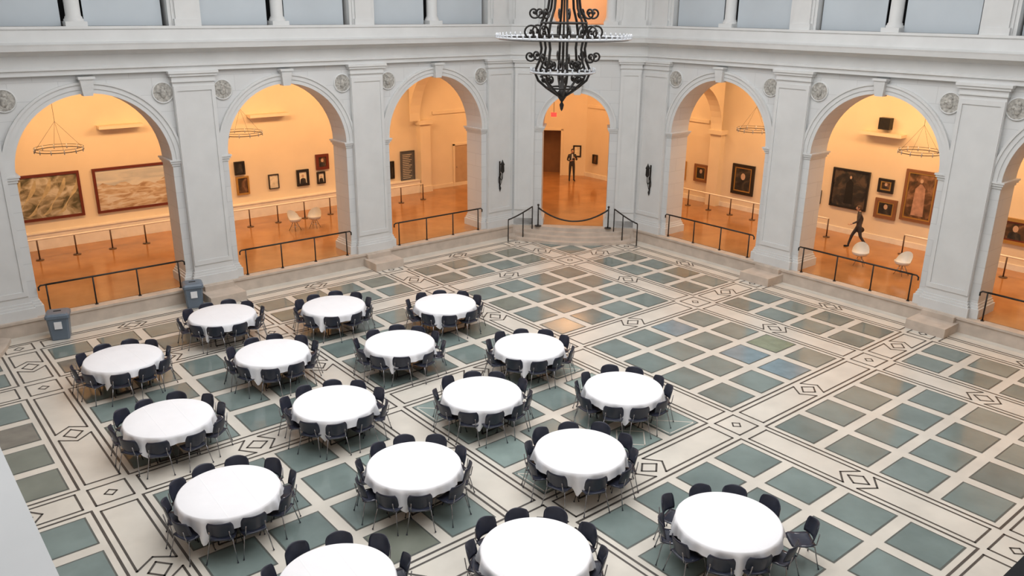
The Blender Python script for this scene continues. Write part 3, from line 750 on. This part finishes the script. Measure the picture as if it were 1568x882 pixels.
person('standing_visitor',(18.5,19.0,GZ),-pi/4+.2,J1,CL,PT,SK_,HR,cam_extra,SH)
J2=dict(pel=(0,0,.94),wai=(0,-.02,1.11),che=(0,-.05,1.32),nb=(0,-.05,1.47),ne=(0,-.07,1.53),hd=(0,-.10,1.62),
 shL=(-.18,-.04,1.40),elL=(-.23,.12,1.16),wrL=(-.22,.10,.92),paL=(-.22,.08,.85),shR=(.18,-.05,1.40),elR=(.22,-.10,1.14),wrR=(.19,-.30,1.02),paR=(.18,-.36,.99),
 hiL=(-.09,0,.89),knL=(-.10,-.20,.52),anL=(-.10,-.30,.10),heL=(-.10,-.28,.05),toL=(-.11,-.47,.04),hiR=(.09,0,.89),knR=(.10,.08,.50),anR=(.10,.36,.15),heR=(.10,.40,.11),toR=(.10,.24,.03))
M_bag=mat('bag_leather',(.03,.02,.018),.5)
def bag(mb):
    mb.sphere((-.25,.08,.70),.17,M_bag,14,9,(.45,1,.75)); mb.tube([(-.23,-.04,.78),(-.22,.08,.86),(-.23,.18,.78)],.01,M_bag,6)
person('walking_visitor',(18.3,2.35,GZ),3.75,J2,CL2,PT,SK_,mat('brown_hair',(.08,.045,.025),.6),bag)

# ---------------------------------------------------------------- lights
def area(name,loc,rot,sx,sy,p,c):
    l=bpy.data.lights.new(name,'AREA'); l.shape='RECTANGLE'; l.size=sx; l.size_y=sy; l.energy=p; l.color=c
    o=bpy.data.objects.new(name,l); col.objects.link(o); o.location=loc; o.rotation_euler=rot; return o
area('skylight_lamp',(0,0,14.95),(0,0,0),18.6,18.6,2900,(1.0,.99,.98))
W=(1,.59,.27)
for x in (-6.2,0,6.2): area('gallery_lamp',(x,17.6,GT-.15),(math.radians(38),0,0),4.5,1.0,330,W)
area('gallery_lamp',(14.2,18.2,GT-.15),(math.radians(15),0,0),3.5,2,210,W)
for y in (-6.2,0,6.2): area('gallery_lamp',(17.0,y,GT-.15),(0,math.radians(-32),0),1.0,4.5,300,W)
area('gallery_lamp',(17.0,12.4,GT-.15),(0,math.radians(-10),0),2,3.0,170,W)
area('gallery_lamp',(17.5,17.8,GT-.15),(0,0,0),2,2,100,(1,.5,.2))
q=side(.5,DCH)@Vector((0,2.0,12.8)); area('upper_gallery_lamp',q,(0,0,0),2,1,150,(1,.45,.12))
for x in (-6.2,6.2): area('gallery_lamp',(x,-17.5,GT-.15),(0,0,0),4,1.5,100,W); area('gallery_lamp',(-17.5,x,GT-.15),(0,0,0),1.5,4,100,W)
w=bpy.data.worlds.new('sky'); scene.world=w; w.use_nodes=True; bg=w.node_tree.nodes['Background']; bg.inputs[0].default_value=(.92,.96,1,1); bg.inputs[1].default_value=.8

# ---------------------------------------------------------------- camera
ya,pt,ro=.8802,.3274,-.0094
fw=Vector((math.cos(ya)*math.cos(pt),math.sin(ya)*math.cos(pt),-math.sin(pt))); rt=Vector((math.sin(ya),-math.cos(ya),0)); up=rt.cross(fw)
r=rt*math.cos(ro)-up*math.sin(ro); u=r.cross(fw)
cd=bpy.data.cameras.new('camera'); cd.sensor_width=36; cd.lens=1261.6/1568*36; cd.clip_start=.05; cd.clip_end=200
co=bpy.data.objects.new('camera',cd); col.objects.link(co)
m=Matrix.Identity(4)
for i in range(3): m[i][0]=r[i]; m[i][1]=u[i]; m[i][2]=-fw[i]
m[0][3],m[1][3],m[2][3]=-12.30,-13.265,9.4
co.matrix_world=m; scene.camera=co
scene.view_settings.view_transform='Standard'; scene.view_settings.look='None'; scene.view_settings.exposure=0
